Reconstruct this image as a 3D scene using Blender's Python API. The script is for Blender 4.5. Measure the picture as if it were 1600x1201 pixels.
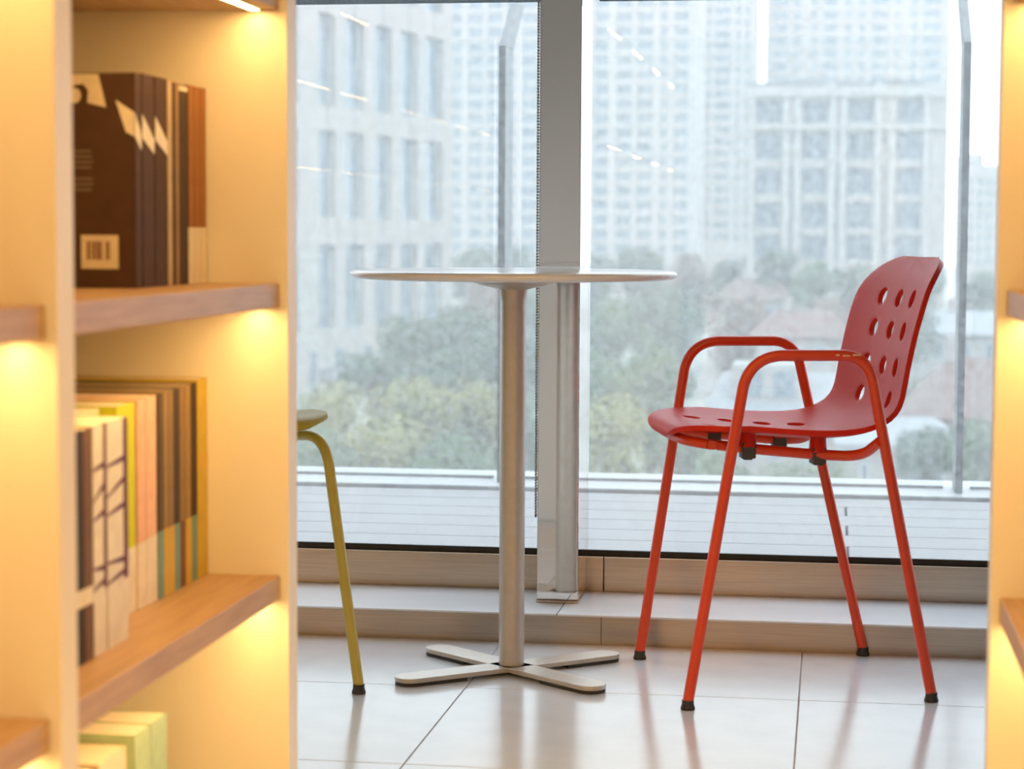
import bpy, bmesh, math, random
from mathutils import Vector, Matrix
from mathutils.geometry import delaunay_2d_cdt

random.seed(7)
for o in list(bpy.data.objects):
    bpy.data.objects.remove(o)
S = bpy.context.scene
COL = S.collection

# ------------------------------------------------------------------ camera
EYE = 0.827                      # eye height above the floor
FPX = 3269.8                     # focal length in pixels of the 1600 px frame
YAW, PITCH, ROLL = .15099, .07317, .00509
FW = Vector((-math.sin(YAW)*math.cos(PITCH), math.cos(YAW)*math.cos(PITCH), -math.sin(PITCH)))
_rt = Vector((math.cos(YAW), math.sin(YAW), 0)); _up = _rt.cross(FW)
RT = math.cos(ROLL)*_rt + math.sin(ROLL)*_up
UP = -math.sin(ROLL)*_rt + math.cos(ROLL)*_up
cam_data = bpy.data.cameras.new('camera')
cam = bpy.data.objects.new('camera', cam_data); COL.objects.link(cam)
cam.matrix_world = Matrix(((RT.x, UP.x, -FW.x, 0), (RT.y, UP.y, -FW.y, 0), (RT.z, UP.z, -FW.z, EYE), (0, 0, 0, 1)))
cam_data.sensor_width = 36; cam_data.sensor_fit = 'HORIZONTAL'
cam_data.lens = FPX/1600*36
cam_data.clip_start = .05; cam_data.clip_end = 3000
cam_data.dof.use_dof = True
cam_data.dof.focus_distance = 4.25
cam_data.dof.aperture_fstop = 5.9
S.camera = cam

# ------------------------------------------------------------------ world, exposure
W = bpy.data.worlds.new('overcast_sky'); S.world = W
W.use_nodes = True
bg = W.node_tree.nodes['Background']
bg.inputs['Color'].default_value = (.83, .915, 1.0, 1)
bg.inputs['Strength'].default_value = 3.6
S.view_settings.view_transform = 'Standard'
S.view_settings.look = 'None'
S.view_settings.gamma = 1
S.view_settings.use_curve_mapping = False
S.view_settings.exposure = -0.10
S.cycles.use_denoising = True
S.cycles.max_bounces = 7
S.cycles.diffuse_bounces = 4
S.cycles.glossy_bounces = 4
S.cycles.transparent_max_bounces = 24
S.cycles.volume_bounces = 1
S.cycles.sample_clamp_indirect = 6
S.cycles.adaptive_threshold = .02
S.cycles.caustics_reflective = False
S.cycles.caustics_refractive = False

LED_STRENGTH = 67.0
LED_COLOR = (1.0, .58, .185)
HAZE_DENSITY = .0012

def at(x, y, Y):
    """the real point at depth Y (metres from the eye towards the window) seen at x, y of the 1600 x 1201 frame"""
    r = ((x-800)/FPX)*RT - ((y-600.5)/FPX)*UP + FW
    t = Y/r.y
    return Vector((r.x*t, Y, EYE + r.z*t))

# ------------------------------------------------------------------ materials
MATS = {}
def mat(name, color, rough=.5, metal=0.0, noise=None, bump=0.0, scale=20.0, stretch=(1, 1, 1), spec=.5, coat=0.0):
    """principled material; noise = second colour mixed in by a stretched noise"""
    m = bpy.data.materials.new(name); m.use_nodes = True
    nt = m.node_tree; b = nt.nodes['Principled BSDF']
    b.inputs['Base Color'].default_value = (*color, 1)
    b.inputs['Roughness'].default_value = rough
    b.inputs['Metallic'].default_value = metal
    b.inputs['Specular IOR Level'].default_value = spec
    b.inputs['Coat Weight'].default_value = coat
    if noise or bump:
        tc = nt.nodes.new('ShaderNodeTexCoord'); mp = nt.nodes.new('ShaderNodeMapping')
        mp.inputs['Scale'].default_value = stretch
        nz = nt.nodes.new('ShaderNodeTexNoise')
        nz.inputs['Scale'].default_value = scale; nz.inputs['Detail'].default_value = 4
        nt.links.new(tc.outputs['Object'], mp.inputs['Vector'])
        nt.links.new(mp.outputs['Vector'], nz.inputs['Vector'])
        if noise:
            mx = nt.nodes.new('ShaderNodeMix'); mx.data_type = 'RGBA'
            mx.inputs[6].default_value = (*color, 1); mx.inputs[7].default_value = (*noise, 1)
            rp = nt.nodes.new('ShaderNodeValToRGB')
            rp.color_ramp.elements[0].position = .35; rp.color_ramp.elements[1].position = .65
            nt.links.new(nz.outputs['Fac'], rp.inputs['Fac'])
            nt.links.new(rp.outputs['Color'], mx.inputs[0])
            nt.links.new(mx.outputs[2], b.inputs['Base Color'])
        if bump:
            bp = nt.nodes.new('ShaderNodeBump'); bp.inputs['Strength'].default_value = bump
            bp.inputs['Distance'].default_value = .002
            nt.links.new(nz.outputs['Fac'], bp.inputs['Height'])
            nt.links.new(bp.outputs['Normal'], b.inputs['Normal'])
    MATS[name] = m
    return m

def emit(name, color, strength):
    m = bpy.data.materials.new(name); m.use_nodes = True
    nt = m.node_tree; nt.nodes.clear()
    e = nt.nodes.new('ShaderNodeEmission'); o = nt.nodes.new('ShaderNodeOutputMaterial')
    e.inputs['Color'].default_value = (*color, 1); e.inputs['Strength'].default_value = strength
    nt.links.new(e.outputs[0], o.inputs['Surface'])
    MATS[name] = m
    return m

def glass_mat(name, tint, base_refl, dust, dust_scale=60):
    """thin pane: clear, mirror-like by angle on both sides alike, with a film of dust"""
    m = bpy.data.materials.new(name); m.use_nodes = True
    nt = m.node_tree; nt.nodes.clear(); N = nt.nodes.new; L = nt.links.new
    out = N('ShaderNodeOutputMaterial')
    tr = N('ShaderNodeBsdfTransparent'); tr.inputs['Color'].default_value = (*tint, 1)
    gl = N('ShaderNodeBsdfGlossy'); gl.inputs['Roughness'].default_value = 0.0
    lw = N('ShaderNodeLayerWeight'); lw.inputs['Blend'].default_value = .5
    pw = N('ShaderNodeMath'); pw.operation = 'POWER'; pw.inputs[1].default_value = 5
    ma = N('ShaderNodeMath'); ma.operation = 'MULTIPLY_ADD'; ma.inputs[1].default_value = .8; ma.inputs[2].default_value = base_refl
    L(lw.outputs['Facing'], pw.inputs[0]); L(pw.outputs[0], ma.inputs[0])
    m1 = N('ShaderNodeMixShader'); L(ma.outputs[0], m1.inputs[0]); L(tr.outputs[0], m1.inputs[1]); L(gl.outputs[0], m1.inputs[2])
    last = m1
    if dust:
        tl = N('ShaderNodeBsdfTranslucent'); tl.inputs['Color'].default_value = (.9, .92, .94, 1)
        tc = N('ShaderNodeTexCoord'); nz = N('ShaderNodeTexNoise'); nz.inputs['Scale'].default_value = dust_scale; nz.inputs['Detail'].default_value = 6
        mr = N('ShaderNodeMapRange'); mr.inputs[1].default_value = .3; mr.inputs[2].default_value = .75
        mr.inputs[3].default_value = dust*.6; mr.inputs[4].default_value = dust*1.5
        L(tc.outputs['Object'], nz.inputs['Vector']); L(nz.outputs['Fac'], mr.inputs[0])
        m2 = N('ShaderNodeMixShader'); L(mr.outputs[0], m2.inputs[0]); L(m1.outputs[0], m2.inputs[1]); L(tl.outputs[0], m2.inputs[2])
        last = m2
    L(last.outputs[0], out.inputs['Surface'])
    MATS[name] = m
    return m

mat('tile', (.63, .665, .71), .17, noise=(.585, .62, .66), scale=9, bump=.02, spec=.5)
mat('grout', (.36, .31, .28), .8, noise=(.30, .26, .24), scale=40)
mat('wall_paint', (.48, .46, .44), .7, noise=(.45, .43, .41), scale=6)
mat('ceiling_paint', (.52, .52, .52), .8, noise=(.49, .49, .49), scale=6)
mat('brushed_steel', (.50, .40, .31), .28, metal=1, noise=(.44, .35, .27), scale=8, stretch=(1, 40, 60), bump=.05)
mat('polished_steel', (.80, .73, .69), .035, metal=1, noise=(.77, .70, .66), scale=3)
mat('ledge_stone', (.80, .86, .92), .22, noise=(.76, .82, .88), scale=5, stretch=(1, 3, 1))
mat('rubber', (.022, .021, .021), .6, noise=(.03, .03, .03), scale=60)
mat('black_gap', (.03, .025, .025), .9, noise=(.02, .02, .02), scale=40)
mat('laminate', (.80, .76, .68), .42, noise=(.78, .74, .66), scale=4)
mat('oak', (.50, .32, .175), .42, noise=(.40, .245, .13), scale=7, stretch=(14, 1, 14), bump=.05)
mat('red_plastic', (.58, .020, .008), .46, spec=.18, noise=(.57, .027, .011), scale=80, bump=.04)
mat('red_metal', (.68, .058, .012), .33, noise=(.65, .052, .012), scale=50)
mat('olive_plastic', (.42, .35, .05), .5, noise=(.39, .32, .047), scale=80, spec=.18)
mat('olive_metal', (.50, .41, .075), .35, noise=(.47, .38, .07), scale=50)
mat('table_white', (.76, .75, .74), .16, noise=(.73, .72, .71), scale=30)
mat('table_metal', (.53, .48, .42), .34, noise=(.50, .45, .39), scale=50, metal=.35)
mat('dark_clip', (.06, .05, .04), .5, noise=(.05, .045, .04), scale=60)
mat('paint_chip', (.80, .62, .42), .5, noise=(.7, .5, .3), scale=90)
mat('blind_bar', (.10, .115, .13), .5, noise=(.09, .1, .12), scale=50)
mat('chain', (.34, .31, .28), .35, noise=(.28, .25, .23), scale=50)
mat('deck_wood', (0.264, 0.256, 0.260), .6, noise=(0.212, 0.206, 0.210), scale=6, stretch=(.7, 26, 10), bump=.2)
mat('deck_frame', (.16, .15, .15), .8, noise=(.12, .12, .12), scale=20)
mat('curb_stone', (0.370, 0.381, 0.386), .45, noise=(0.325, 0.336, 0.347), scale=5)
mat('post_steel', (.17, .185, .19), .5, noise=(.14, .155, .16), scale=60)
mat('paper', (.82, .78, .68), .8, noise=(.74, .70, .60), scale=30, stretch=(1, 90, 1))
glass_mat('window_glass', (.975, .985, .985), .06, .17)
glass_mat('clear_backface', (.985, .995, .995), .0, .0)
glass_mat('railing_glass', (.965, .985, .98), .03, .03, 30)
emit('led', LED_COLOR, LED_STRENGTH)

# sunscreen fabric of the roller blinds
m = bpy.data.materials.new('blind_fabric'); m.use_nodes = True
nt = m.node_tree; nt.nodes.clear()
_o = nt.nodes.new('ShaderNodeOutputMaterial'); _d = nt.nodes.new('ShaderNodeBsdfDiffuse'); _t = nt.nodes.new('ShaderNodeBsdfTransparent')
_tl = nt.nodes.new('ShaderNodeBsdfTranslucent'); _a = nt.nodes.new('ShaderNodeMixShader'); _b = nt.nodes.new('ShaderNodeMixShader')
_nz = nt.nodes.new('ShaderNodeTexNoise'); _nz.inputs['Scale'].default_value = 350
_mr = nt.nodes.new('ShaderNodeMapRange'); _mr.inputs[1].default_value = .3; _mr.inputs[2].default_value = .7; _mr.inputs[3].default_value = .10; _mr.inputs[4].default_value = .38
_tc = nt.nodes.new('ShaderNodeTexCoord')
_d.inputs['Color'].default_value = (.12, .14, .16, 1); _tl.inputs['Color'].default_value = (.22, .26, .30, 1)
_a.inputs[0].default_value = .5
nt.links.new(_tc.outputs['Object'], _nz.inputs['Vector']); nt.links.new(_nz.outputs['Fac'], _mr.inputs[0])
nt.links.new(_d.outputs[0], _a.inputs[1]); nt.links.new(_tl.outputs[0], _a.inputs[2])
nt.links.new(_mr.outputs[0], _b.inputs[0]); nt.links.new(_a.outputs[0], _b.inputs[1]); nt.links.new(_t.outputs[0], _b.inputs[2])
nt.links.new(_b.outputs[0], _o.inputs['Surface']); MATS['blind_fabric'] = m

# ------------------------------------------------------------------ mesh helpers
class MB:
    def __init__(self):
        self.v = []; self.f = []; self.mi = []
    def add(self, vs, fs, mi=0):
        o = len(self.v); self.v += [tuple(p) for p in vs]
        self.f += [tuple(i+o for i in q) for q in fs]; self.mi += [mi]*len(fs)
    def box(self, x0, x1, y0, y1, z0, z1, mi=0, M=None):
        vs = [Vector((x, y, z)) for z in (z0, z1) for y in (y0, y1) for x in (x0, x1)]
        if M is not None: vs = [M @ p for p in vs]
        self.add(vs, [(0, 2, 3, 1), (4, 5, 7, 6), (0, 1, 5, 4), (2, 6, 7, 3), (0, 4, 6, 2), (1, 3, 7, 5)], mi)
    def lathe(self, prof, n=32, mi=0, c=(0, 0, 0)):
        vs = []
        for r, z in prof:
            for k in range(n):
                a = 2*math.pi*k/n; vs.append((c[0]+r*math.cos(a), c[1]+r*math.sin(a), c[2]+z))
        fs = []
        for i in range(len(prof)-1):
            for k in range(n):
                fs.append((i*n+k, i*n+(k+1) % n, (i+1)*n+(k+1) % n, (i+1)*n+k))
        fs.append(tuple(reversed(range(n)))); fs.append(tuple((len(prof)-1)*n+k for k in range(n)))
        self.add(vs, fs, mi)
    def tube(self, pts, r, n=12, mi=0):
        pts = [Vector(p) for p in pts]
        t0 = (pts[1]-pts[0]).normalized()
        ref = Vector((0, 0, 1)) if abs(t0.z) < .9 else Vector((1, 0, 0))
        nrm = t0.cross(ref).normalized()
        vs = []
        for i, p in enumerate(pts):
            a = (pts[i]-pts[i-1]).normalized() if i else t0
            b = (pts[i+1]-pts[i]).normalized() if i < len(pts)-1 else a
            t = (a+b).normalized()
            nrm = (nrm - t*nrm.dot(t)).normalized(); bn = t.cross(nrm)
            rr = r[i] if isinstance(r, (list, tuple)) else r
            for k in range(n):
                an = 2*math.pi*k/n
                vs.append(p + (nrm*math.cos(an) + bn*math.sin(an))*rr)
        fs = []
        for i in range(len(pts)-1):
            for k in range(n):
                fs.append((i*n+k, i*n+(k+1) % n, (i+1)*n+(k+1) % n, (i+1)*n+k))
        fs.append(tuple(reversed(range(n)))); fs.append(tuple((len(pts)-1)*n+k for k in range(n)))
        self.add(vs, fs, mi)
    def prism(self, outline, z0, z1, mi=0, M=None):
        n = len(outline)
        vs = [Vector((x, y, z0)) for x, y in outline] + [Vector((x, y, z1)) for x, y in outline]
        if M is not None: vs = [M @ p for p in vs]
        fs = [tuple(reversed(range(n))), tuple(range(n, 2*n))]
        fs += [(i, (i+1) % n, n+(i+1) % n, n+i) for i in range(n)]
        self.add(vs, fs, mi)
    def mesh(self, name, mats, smooth=False, bevel=0):
        me = bpy.data.meshes.new(name)
        me.from_pydata(self.v, [], self.f)
        for mm in (mats if isinstance(mats, (list, tuple)) else [mats]):
            me.materials.append(MATS[mm])
        me.polygons.foreach_set('material_index', self.mi)
        bm = bmesh.new(); bm.from_mesh(me)
        bmesh.ops.recalc_face_normals(bm, faces=bm.faces)
        if bevel:
            bmesh.ops.bevel(bm, geom=[e for e in bm.edges if e.is_manifold and e.calc_face_angle(0) > .6], offset=bevel, segments=2, profile=.5, affect='EDGES', clamp_overlap=True)
        bm.to_mesh(me); bm.free()
        if smooth:
            me.polygons.foreach_set('use_smooth', [True]*len(me.polygons))
            me.set_sharp_from_angle(angle=.7)
        me.update()
        return me
    def build(self, name, mats, parent=None, smooth=False, bevel=0):
        return link(name, self.mesh(name, mats, smooth, bevel), parent)

def link(name, me, parent=None, loc=None):
    o = bpy.data.objects.new(name, me); COL.objects.link(o)
    if parent is not None: o.parent = parent
    if loc is not None: o.location = loc
    return o
def tag(o, label, cat, group=None, kind=None):
    o['label'] = label; o['category'] = cat
    if group: o['group'] = group
    if kind: o['kind'] = kind
    return o
def struct(o, label=None, cat=None):
    o['kind'] = 'structure'
    if label: o['label'] = label
    if cat: o['category'] = cat
    return o
def empty(name, loc=(0, 0, 0), rz=0):
    o = bpy.data.objects.new(name, None); COL.objects.link(o)
    o.location = loc; o.rotation_euler.z = rz; o.empty_display_size = .1
    return o
def bx(name, x0, x1, y0, y1, z0, z1, m_, parent=None, bevel=0):
    b = MB(); b.box(x0, x1, y0, y1, z0, z1)
    return b.build(name, m_, parent, bevel=bevel)
def fillet(pts, radii, n=8):
    """polyline with rounded corners; radii = tangent lengths at the inner points"""
    pts = [Vector(p) for p in pts]; out = [pts[0]]
    for i in range(1, len(pts)-1):
        p = pts[i]; a = (pts[i-1]-p).normalized(); b = (pts[i+1]-p).normalized(); t = radii[i-1]
        A = p+a*t; B = p+b*t
        for k in range(n+1):
            s = k/n
            out.append(A*(1-s)**2 + p*2*s*(1-s)*.86 + p*0 + B*s**2 + (A+B)*.5*2*s*(1-s)*.14)
    out.append(pts[-1])
    return out

# ------------------------------------------------------------------ the room
GX0, GX1, GY0, GY1, CEIL = -4.2, 3.2, -3.6, 4.40, 2.75
LEDGE_Y, LEDGE_Z, GLASS_Y = 4.130, .060, 4.435
floor = struct(bx('floor', GX0, GX1, GY0, LEDGE_Y, -.10, -.0015, 'grout'), 'grey grout bed of the glossy pale tiled floor', 'floor')
TW, TD = .600, .556
tb = MB(); tb.box(.0012, TW-.0012, .0012, TD-.0012, -.012, 0)
tile_me = tb.mesh('tile', 'tile', bevel=.0006)
ix0 = math.floor((GX0+.645)/TW); ix1 = math.ceil((GX1+.645)/TW)
for i in range(ix0, ix1):
    for j in range(-13, 1):
        x = -.645+i*TW; y = 3.697-TD+j*TD+TD
        if j == 0:
            continue
        if x < GX0-.3 or x+TW > GX1+.3 or y < GY0-.3: continue
        link('tile', tile_me, floor, (x, y, 0))
tb = MB(); tb.box(.0012, TW-.0012, .0012, LEDGE_Y-3.697-.001, -.012, 0)
tile_cut = tb.mesh('tile', 'tile', bevel=.0006)
for i in range(ix0, ix1):
    x = -.645+i*TW
    if x < GX0-.3 or x+TW > GX1+.3: continue
    link('tile', tile_cut, floor, (x, 3.697, 0))
struct(bx('ceiling', GX0-.3, GX1+.3, GY0-.3, GLASS_Y+.2, CEIL, CEIL+.12, 'ceiling_paint'), 'plain pale ceiling above the bookcases', 'ceiling')
struct(bx('wall_left', GX0-.42, GX0-.30, GY0-.3, GLASS_Y+.2, -.1, CEIL, 'wall_paint'), 'plain grey wall at the left end of the room', 'wall')
struct(bx('wall_right', GX1+.30, GX1+.42, GY0-.3, GLASS_Y+.2, -.1, CEIL, 'wall_paint'), 'plain grey wall at the right end of the room', 'wall')
struct(bx('wall_back', GX0-.3, GX1+.3, GY0-.42, GY0-.30, -.1, CEIL, 'wall_paint'), 'plain grey wall opposite the window', 'wall')

# window ledge, rail, panes
ledge = struct(bx('trim_1', GX0-.3, GX1+.3, LEDGE_Y+.004, GLASS_Y+.07, -.1, LEDGE_Z-.004, 'black_gap'), 'low window step faced in steel with pale stone slabs on top', 'window ledge')
edges = [GX0-.3, -1.80, -.535, .73, 2.0, GX1+.3]
for a, b in zip(edges[:-1], edges[1:]):
    bx('ledge_slab', a+.0012, b-.0012, LEDGE_Y-.002, 4.412, LEDGE_Z-.004, LEDGE_Z, 'ledge_stone', ledge, bevel=.0008)
for a, b in zip([GX0-.3, -1.93, -.445, 1.06], [-1.93, -.445, 1.06, GX1+.3]):
    bx('steel_facing', a+.0007, b-.0007, LEDGE_Y, LEDGE_Y+.004, -.002, LEDGE_Z-.0045, 'brushed_steel', ledge)
rail = struct(bx('trim_2', GX0-.3, GX1+.3, 4.414, GLASS_Y+.07, LEDGE_Z-.004, .126, 'black_gap'), 'brushed steel bottom rail of the window wall', 'window rail')
for a, b in zip([GX0-.3, -.470, 1.5], [-.4705, 1.5, GX1+.3]):
    bx('rail_facing', a, b-.0008, 4.408, 4.4142, LEDGE_Z-.0005, .134, 'brushed_steel', rail, bevel=.0012)
    bx('glazing_bead', a, b-.0008, 4.4144, 4.426, .126, .134, 'polished_steel', rail)

def pane(n, x0, x1, lab):
    g = MB()
    g.box(x0, x1, GLASS_Y, GLASS_Y+.012, .128, CEIL)
    g.mi = [0 if i == 2 else 1 for i in range(6)]
    o = g.build('window_%d' % n, ['window_glass', 'clear_backface'])
    struct(o, lab, 'window')
    bx('gasket', x0, x1, GLASS_Y-.008, GLASS_Y-.001, .128, .146, 'rubber', o)
    return o
pane(1, GX0-.3, -.556, 'dusty full-height window pane left of the steel mullion')
pane(2, -.546, GX1+.3, 'dusty full-height window pane right of the steel mullion')
mul = struct(bx('trim_3', -.593, -.507, 4.252, 4.404, LEDGE_Z+.006, CEIL, 'polished_steel', bevel=.002), 'polished steel window mullion standing on the ledge behind the table', 'mullion')
bx('base_shoe', -.5935, -.5065, 4.2505, 4.404, LEDGE_Z+.0004, LEDGE_Z+.0056, 'brushed_steel', mul)
bx('glass_seal', -.5535, -.5485, 4.434, GLASS_Y+.011, .136, CEIL, 'rubber', mul)
bx('side_cover', -.5930, -.5070, 4.4045, 4.4335, .136, CEIL, 'polished_steel', mul)

# roller blinds
def blind(x0, x1, lab):
    r = empty('roller_blind', ((x0+x1)/2, 4.39, 1.31)); w = (x1-x0)/2
    bx('fabric', -w, w, -.0006, .0006, .012, CEIL-.06-1.31, 'blind_fabric', r)
    b = MB(); b.box(-w, w, -.008, .008, -.004, .018); b.build('bottom_bar', 'blind_fabric', r, bevel=.003)
    b = MB(); b.tube([(-w, 0, CEIL-.04-1.31), (w, 0, CEIL-.04-1.31)], .028, 16); b.build('roller_tube', 'blind_bar', r, smooth=True)
    return tag(r, lab, 'blind', 'roller blinds over the window wall')
blind(GX0-.2, -.612, 'dark grey roller blind lowered over the pane left of the mullion')
blind(-.488, GX1+.2, 'dark grey roller blind lowered over the pane right of the mullion')
cb = MB()
ico = bmesh.new(); bmesh.ops.create_icosphere(ico, subdivisions=1, radius=.0021)
iv = [v.co.copy() for v in ico.verts]; iff = [tuple(v.index for v in f.verts) for f in ico.faces]; ico.free()
z = .247
while z < CEIL-.06:
    for yy in (0, .016):
        cb.add([p+Vector((0, yy, z)) for p in iv], iff)
    z += .006
cb.tube([(0, .0, .242), (0, .002, .238), (0, .008, .236), (0, .014, .238), (0, .016, .242)], .0018, 6)
for yy in (0, .016): cb.tube([(0, yy, .242), (0, yy, CEIL-.06)], .0007, 4)
o = cb.build('blind_chain', 'chain', smooth=True); o.location = (-.5985, 4.262, 0)
tag(o, 'thin bead chain hanging along the left edge of the steel mullion', 'blind chain')

# ------------------------------------------------------------------ bookcases
SHELF_TOPS = [.02, .39, .76, 1.13, 1.50, 1.87]
def led_strip(x0, x1, y0, y1, z0, z1, parent):
    a, b = sorted((x0, x1))
    m_ = MB(); m_.box(a, b, y0, y1, z0, z1); m_.mi = [0]+[1]*5          # only the underside glows
    return m_.build('led_strip', ['led', 'laminate'], parent)
def bookcase(name, xf, side, y_end, n_bays, lab, bay=.75, th=.044):
    """front plane at xf; side = -1: body lies towards -x, faces +x.  Runs from y_end back towards the room."""
    r = empty(name, (xf, y_end, 0))
    depth = .315
    def X(d): return side*d                        # d = distance behind the front plane
    def bxx(nm, d0, d1, y0, y1, z0, z1, m_, p=r, bevel=0):
        a, b = sorted((X(d0), X(d1)))
        return bx(nm, a, b, y0, y1, z0, z1, m_, p, bevel)
    top = 2.24
    y = 0
    for k in range(n_bays+1):
        bxx('side_panel', 0, depth, y-th, y, 0, top, 'laminate', r, .0015)
        if k < n_bays:
            ya, yb = y-th-bay, y-th
            bxx('back_panel', depth-.012, depth, ya+.0005, yb-.0005, .0, top, 'laminate')
            bxx('top_panel', .011, depth-.0125, ya+.0005, yb-.0005, top-.03, top, 'laminate', r, .001)
            for zt in SHELF_TOPS:
                if zt < .1:
                    bxx('shelf', .011, depth-.0125, ya+.0005, yb-.0005, 0.0, zt, 'oak', r, .0012); continue
                s = bxx('shelf', .011, depth-.0125, ya+.0005, yb-.0005, zt-.030, zt, 'oak', r, .0012)
                led_strip(X(.032), X(.043), ya+.012, yb-.012, zt-.0315, zt-.0301, s)
            led_strip(X(.032), X(.043), ya+.012, yb-.012, top-.0315, top-.0301, r)
        y -= th+bay
    return tag(r, lab, 'bookcase', 'lit bookcases along the aisles')
XF = -.674
bookcase('bookcase', XF, -1, 2.600, 4, 'cream bookcase with oak shelves and warm strip lights on the left, holding all the books')
bookcase('bookcase', .196, 1, 2.600, 4, 'cream bookcase with empty oak shelves at the right edge, beyond the red chair')
bookcase('bookcase', -2.25, -1, 2.600, 5, 'second row bookcase seen only as light streaks mirrored in the left window pane')

# ------------------------------------------------------------------ books
def cov(name, c, rough=.7):
    if name not in MATS: mat(name, c, rough, spec=.25, noise=tuple(x*.88 for x in c), scale=45)
    return name
def book(lab, ys, ye, zb, h, depth, spine_x, color, mname, bands=(), group='books on the lit shelves', spine_round=.0):
    """a paperback standing on a shelf: spine towards the aisle (+x), thickness along y.
    bands: (z0, z1, material) printed bands wrapping spine and boards"""
    t = ye-ys
    cov(mname, color)
    cv = MB(); c = .0007
    # cover wraps: near board, spine, far board
    cv.box(-depth, 0, 0, c, 0, h); cv.box(-depth, 0, t-c, t, 0, h); cv.box(-c, .0004, 0, t, 0, h)
    o = cv.build('book', mname); o.location = (spine_x, ys, zb)
    bx('pages', -depth+.002, -c, c, t-c, .001, h-.001, 'paper', o)
    for (z0, z1, mm) in bands:
        b = MB()
        b.box(.0004, .0008, -.0003, t+.0003, z0*h, z1*h)
        b.box(-depth, .0006, -.0004, 0, z0*h, z1*h); b.box(-depth, .0006, t, t+.0004, z0*h, z1*h)
        b.build('printed_band', mm, o)
    return tag(o, lab, 'book', group)
cov('ink_white', (.80, .74, .62)); cov('ink_cream', (.74, .66, .50)); cov('ink_teal', (.20, .34, .30)); cov('ink_gold', (.62, .42, .08))
cov('ink_purple', (.13, .045, .10)); cov('ink_grey', (.17, .13, .10)); cov('ink_black', (.025, .02, .02)); cov('ink_brown', (.20, .09, .045))
Z1, Z2, Z3 = .7604, .3904, .0204
G1 = 'books on the upper visible shelf'; G2 = 'books on the middle visible shelf'; G3 = 'books on the lowest visible shelf'
DK = (.080, .040, .022)
def flat(poly, y, mm, parent, name):
    """flat print on the near board: poly in (x, z) relative to the book"""
    b = MB(); n = len(poly)
    vs = [(x, y-.0004, z) for x, z in poly]+[(x, y, z) for x, z in poly]
    b.add(vs, [tuple(range(n)), tuple(reversed(range(n, 2*n)))]+[(i, (i+1) % n, n+(i+1) % n, n+i) for i in range(n)])
    return b.build(name, mm, parent)
def spine_mark(o, t, h, z0, z1, mm, slant):
    b = MB(); b.add([(.0004, -.0002, z0*h), (.0004, t, (z0-slant)*h), (.0004, t, (z1-slant*1.6)*h), (.0004, -.0002, z1*h),
                     (.0008, -.0002, z0*h), (.0008, t, (z0-slant)*h), (.0008, t, (z1-slant*1.6)*h), (.0008, -.0002, z1*h)],
                    [(0, 1, 2, 3), (7, 6, 5, 4), (0, 4, 5, 1), (1, 5, 6, 2), (2, 6, 7, 3), (3, 7, 4, 0)])
    b.build('printed_shape', mm, o)
def rel(o, px, pz): return (px-o.location.x, pz-o.location.z)
b1 = book('black paperback with barcode and white shapes on its cover, nearest on the upper shelf', 2.279, 2.301, Z1, .242, .172, -.778, DK, 'cover_black_a', group=G1)
flat([rel(b1, *p) for p in ((-.842, .820), (-.798, .820), (-.798, .782), (-.842, .782))], 0, 'ink_cream', b1, 'barcode_label')
xs = -.835
for w_, g_ in ((.0028, .0014), (.0012, .0016), (.0024, .0010), (.0010, .0010), (.0030, .0012), (.0014, .0044), (.0026, .0012), (.0010, .0)):
    bb = MB(); bb.box(xs+.778, xs+w_+.778, -.0008, -.0004, .792-Z1, .813-Z1); bb.build('barcode_bar', 'ink_brown', b1); xs += w_+g_
flat([rel(b1, *p) for p in ((-.872, 1.001), (-.820, 1.001), (-.811, .9635), (-.833, .969), (-.832, .983), (-.838, .990), (-.848, .989), (-.853, .982), (-.872, .982))], 0, 'ink_cream', b1, 'printed_shape')
flat([(rel(b1, -.848, .977)[0]+.0075*math.cos(a), rel(b1, -.848, .977)[1]+.0085*math.sin(a)) for a in [k*math.pi/8 for k in range(16)]], 0, 'ink_cream', b1, 'printed_dot')
flat([rel(b1, *p) for p in ((-.800, .972), (-.7785, .958), (-.7785, .931), (-.788, .936))], 0, 'ink_white', b1, 'printed_shape')
spine_mark(b1, .022, .242, .705, .815, 'ink_white', .06)
for k, z_ in enumerate((.913, .907, .901, .895, .882, .876, .870)):
    bb = MB(); bb.box(-.075, -.051+(k % 3)*.001, -.0004, 0, z_-Z1, z_-Z1+.0028); bb.build('text_line', 'ink_grey', b1)
for k, (ys, ye, l) in enumerate(((2.305, 2.347, 'second black paperback of the upper shelf, white slanted mark on its spine'), (2.351, 2.395, 'third black paperback of the upper shelf, beside the cream-spined one'))):
    o = book(l, ys, ye, Z1, .243, .172, -.778, DK, 'cover_black_%s' % 'bc'[k], group=G1)
    flat([(-.020, .210), (-.0008, .197), (-.0008, .170), (-.012, .178)], 0, 'ink_white', o, 'printed_shape')
    spine_mark(o, ye-ys, .243, .70, .81, 'ink_white', .07)
book('thin cream paperback after the black ones on the upper shelf', 2.397, 2.413, Z1, .243, .17, -.778, (.55, .42, .24), 'cover_cream_a', group=G1)
book('thin dark brown paperback on the upper shelf, next to the thin cream one', 2.415, 2.427, Z1, .241, .17, -.778, (.09, .05, .03), 'cover_dark_a', group=G1)
book('thin tan paperback on the upper shelf between two dark ones', 2.428, 2.440, Z1, .241, .17, -.778, (.36, .22, .10), 'cover_tan_a', group=G1)
book('dark brown paperback on the upper shelf just before the russet trio', 2.442, 2.474, Z1, .240, .17, -.778, (.07, .042, .028), 'cover_dark_b', [(.97, .995, 'ink_cream')], group=G1)
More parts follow.
